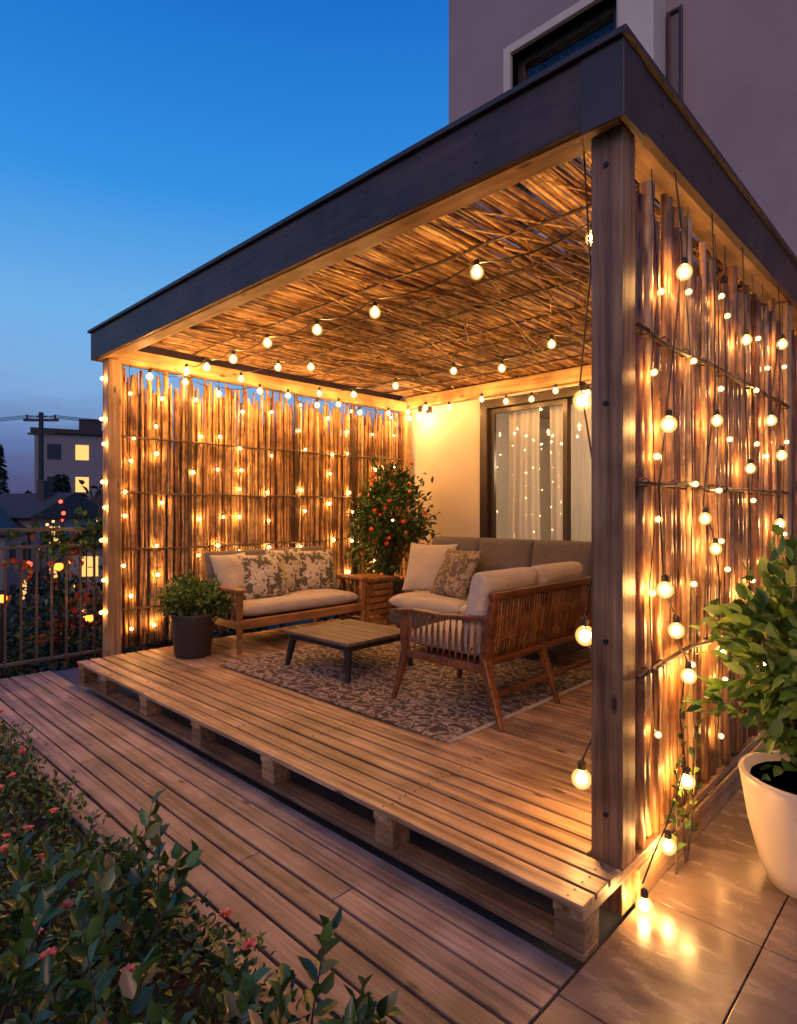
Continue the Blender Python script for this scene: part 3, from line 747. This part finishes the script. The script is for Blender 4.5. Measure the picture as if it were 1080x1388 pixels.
for (cx,cy) in ((-6.2,-.6),(-6.3,.5),(-6.9,1.5),(-6.0,-1.7)):
    for k in range(6): g.tube([(cx,cy,-4),(cx+U(-.2,.2),cy+U(-.2,.2),-1),(cx+U(-.4,.4),cy+U(-.4,.4),.2)],[.05,.03,.01],5)
g.obj('bush_stems',M_twig,E)
E=empty('garden_lantern'); g=MB(); h_=MB()
for p in ((-5.6,-.45,.55),(-5.75,.35,.25),(-5.5,-1.3,.4),(-5.7,.05,.8)):
    ball(g,p,.04); h_.tube([(p[0],p[1],-4),(p[0],p[1],p[2]-.05)],.012,6); h_.lathe(p,[(.045,.035),(.02,.08)],10)
g.obj('globes',emis('lantern_glow',(1,.085,.008),16),E,smooth=True); h_.obj('stakes',M_black,E)

E=empty('distant_tree_line')
for i in range(34):
    a=rad(-75+i*4.6); dist_=U(48,75)
    dx=-math.cos(a)*dist_; dy=math.sin(a)*dist_
    s=U(3,4.6)
    P,D,K=clumpy((dx,dy,-1.2+U(-.4,1.0)),(s,s,s*.95),420,26,.7); leaf_obj('crown',P,D,rng.uniform(.6,1.1,len(P)),.6,M_farleaf,E)
for (cx,cy,hh) in ((-53.5,10.0,6.6),(-53,14.5,4.4),(-57,9.5,4.6)):
    T=empty('conifer_tree'); n=700; t=rng.random(n)**.7; a=rng.random(n)*6.28; zz=-3+(hh+3)*t; rr=(1-t)*1.5*rng.uniform(.4,1,n)+.05
    P=np.stack([cx+rr*np.cos(a),cy+rr*np.sin(a),zz],1); D=np.stack([np.cos(a),np.sin(a),-.3+0*a],1); leaf_obj('needles',P,D,.6,.22,M_farleaf,T)
    q=MB(); q.tube([(cx,cy,-4),(cx,cy,hh*.9)],[.25,.05],7); q.obj('trunk',M_twig,T)
E=empty('garden_bushes')
for i in range(22):
    P,D,K=clumpy((U(-26,-9),U(-10,12),U(-3.2,-1.7)),(1.6,1.6,1.5),450,26,.3); leaf_obj('bush',P,D,rng.uniform(.2,.4,len(P)),.2,M_farleaf,E)
M_wallf=plain('far_render',(.24,.22,.225),.9); M_rooff=plain('far_roof',(.05,.042,.042),.8); M_win=emis('lit_window',(1,.5,.15),1.5,False)
M_dkwin=plain('dark_window',(.02,.025,.035),.2)
def flat_house(loc,rz,w,d,h,lit):
    E=empty('apartment_building',loc,rz); g=MB(); g.box(-w/2,w/2,-d/2,d/2,0,h); g.obj('walls',M_wallf,E)
    g=MB(); g.box(-w/2-.3,w/2+.3,-d/2-.3,d/2+.3,h+.002,h+.4); g.box(-1,1,-1,1,h+.4,h+1.8); g.obj('roof',M_rooff,E)
    a=MB();bq=MB(); k=0
    z=1.2
    while z<h-1.5:
        x=-w/2+1
        while x<w/2-1.4:
            for s in(-1,1):
                (a if (k*7+3)%lit==0 else bq).box(x,x+1.1,s*d/2-.04,s*d/2+.04,z,z+1.4); k+=1
            x+=2.2
        yy=-d/2+1
        while yy<d/2-1.4:
            (a if (k*5+1)%lit==0 else bq).box(w/2-.04,w/2+.04,yy,yy+1.1,z,z+1.4); k+=1; yy+=2.3
        z+=3
    if a.v: a.obj('lit_windows',M_win,E)
    bq.obj('windows',M_dkwin,E)
flat_house((-63,20.2,-4),rad(-20),7,9,12.6,3); flat_house((-75,-10,-4),rad(10),12,9,9,3); flat_house((-70,32,-4),rad(-20),10,9,9,3); flat_house((-80,3,-4),rad(-15),9,9,9,3)
def gable(loc,rz,w,d,h,rh,lit=True):
    E=empty('gabled_house',loc,rz); g=MB(); g.box(-w/2,w/2,-d/2,d/2,0,h); g.obj('walls',M_wallf,E)
    g=MB(); o=.4; v=[(-w/2-o,-d/2-o,h),(w/2+o,-d/2-o,h),(w/2+o,d/2+o,h),(-w/2-o,d/2+o,h),(-w/2-o,0,h+rh),(w/2+o,0,h+rh)]
    g.add(v,[(0,1,5,4),(2,3,4,5),(0,4,3),(1,2,5),(0,3,2,1)]); g.box(w/4-.3,w/4+.3,-.9,-.3,h+rh*.5,h+rh+.7); g.obj('roof',M_rooff,E)
    a=MB(); bq=MB(); k=0
    for z0 in (h-3.6,h-1.5):
        for x in np.arange(-w/2+.8,w/2-1,1.8):
            for s in (-1,1): (a if k%3==0 else bq).box(x,x+.8,s*d/2-.03,s*d/2+.03,z0,z0+1.0); k+=1
        for yy in (-1.4,.6): (a if k%2==0 else bq).box(w/2-.03,w/2+.03,yy,yy+.8,z0,z0+1.0); k+=1
    a.obj('lit_windows',M_win,E); bq.obj('windows',M_dkwin,E)
gable((-41,9.5,-4),rad(20),6,5,5.0,1.5); gable((-38,5.5,-4),rad(-30),6,5,4.2,1.6); gable((-44,15.5,-4),rad(-25),6,5,5.4,1.6); gable((-34,-4,-4),rad(10),8,6,4.5,2)
gable((-33,11.5,-4),rad(-35),5,4.5,3.6,1.4)
E=empty('utility_pole'); g=MB(); px,py=-43.9,10.5
g.tube([(px,py,-4),(px,py,7.9)],[.2,.15],8); g.beam((px-.8,py-.8,7.4),(px+.8,py+.8,7.4),.14,.16); g.beam((px-.6,py-.6,6.5),(px+.6,py+.6,6.5),.12,.14)
for k in(-.65,0,.65):
    g.tube([(px+k,py+k,7.45),(px+k,py+k,7.75)],.06,6)
    for dxy in ((-25,-20),(20,40)):
        pts=[(px+k+dxy[0]*t,py+k+dxy[1]*t,7.7-3*t*(1-t)) for t in np.linspace(0,1,8)]; g.tube(pts,.022,4)
g.obj('pole_and_wires',M_black,E)
E=empty('city_lights'); g=MB(); h_=MB(); st=MB()
for i in range(48):
    p=(U(-42,-18),U(-2,14),U(-1.4,2.1)); q=(g if i%2 else h_); ball(q,p,U(.06,.12),1,1); st.tube([(p[0],p[1],-4),(p[0],p[1],p[2]-.04)],.03,4)
g.obj('warm_lamps',emis('far_lamp',(1,.34,.06),6,False),E); h_.obj('red_lamps',emis('far_red',(1,.04,.02),8,False),E); st.obj('lamp_posts',M_black,E)

# ------------------------------------------------------------------ sky & lights
w=bpy.data.worlds.new('World'); scene.world=w; w.use_nodes=True; nt=w.node_tree; bg=nt.nodes['Background']
sky=nt.nodes.new('ShaderNodeTexSky'); sky.sky_type='NISHITA'; sky.sun_disc=False; sky.sun_elevation=rad(1); sky.sun_rotation=rad(150)
tc=nt.nodes.new('ShaderNodeTexCoord'); sep=nt.nodes.new('ShaderNodeSeparateXYZ'); nt.links.new(tc.outputs['Generated'],sep.inputs[0])
rp=ramp(nt,[(0,(.06,.06,.14)),(.05,(.06,.085,.23)),(.10,(.10,.17,.42)),(.17,(.20,.39,.71)),(.28,(.15,.42,.79)),(.45,(.024,.27,.75)),(.66,(.002,.14,.57)),(1,(.002,.07,.34))])
nt.links.new(sep.outputs[2],rp.inputs[0])
mp=nt.nodes.new('ShaderNodeMapping'); mp.inputs['Scale'].default_value=(2.5,2.5,16); nt.links.new(tc.outputs['Generated'],mp.inputs[0])
cn=noise(nt,mp,1.3,6,.6); cr=ramp(nt,[(.46,(0,0,0)),(.66,(1,1,1))]); nt.links.new(cn.outputs[0],cr.inputs[0])
cm=ramp(nt,[(.02,(1,1,1)),(.2,(0,0,0))]); nt.links.new(sep.outputs[2],cm.inputs[0])
fac=mixc(nt,1.0,cr.outputs[0],cm.outputs[0],'MULTIPLY')
c=mixc(nt,fac,rp.outputs[0],(.085,.085,.2))
ns=mixc(nt,1.0,sky.outputs[0],(.02,.02,.02),'MULTIPLY')
c=mixc(nt,1.0,c,ns,'ADD')
nt.links.new(c,bg.inputs[0]); bg.inputs[1].default_value=1.0
try:
    w.cycles.sampling_method='MANUAL'; w.cycles.sample_map_resolution=256
except Exception: pass
s=bpy.data.lights.new('sun','SUN'); s.energy=.95; s.angle=rad(35); s.color=(1,.50,.28); so=bpy.data.objects.new('sun',s); COL.objects.link(so)
so.rotation_euler=(rad(58),0,rad(24))

# ------------------------------------------------------------------ camera
cd=bpy.data.cameras.new('camera'); cam=bpy.data.objects.new('camera',cd); COL.objects.link(cam)
cd.sensor_fit='HORIZONTAL'; cd.sensor_width=36; cd.lens=27.37; cd.clip_start=.05; cd.clip_end=6000
cam.location=(.8245,-1.9173,1.335); cam.rotation_euler=(rad(90),0,rad(43.95)); scene.camera=cam
scene.view_settings.view_transform='Standard'; scene.view_settings.look='None'; scene.view_settings.exposure=0
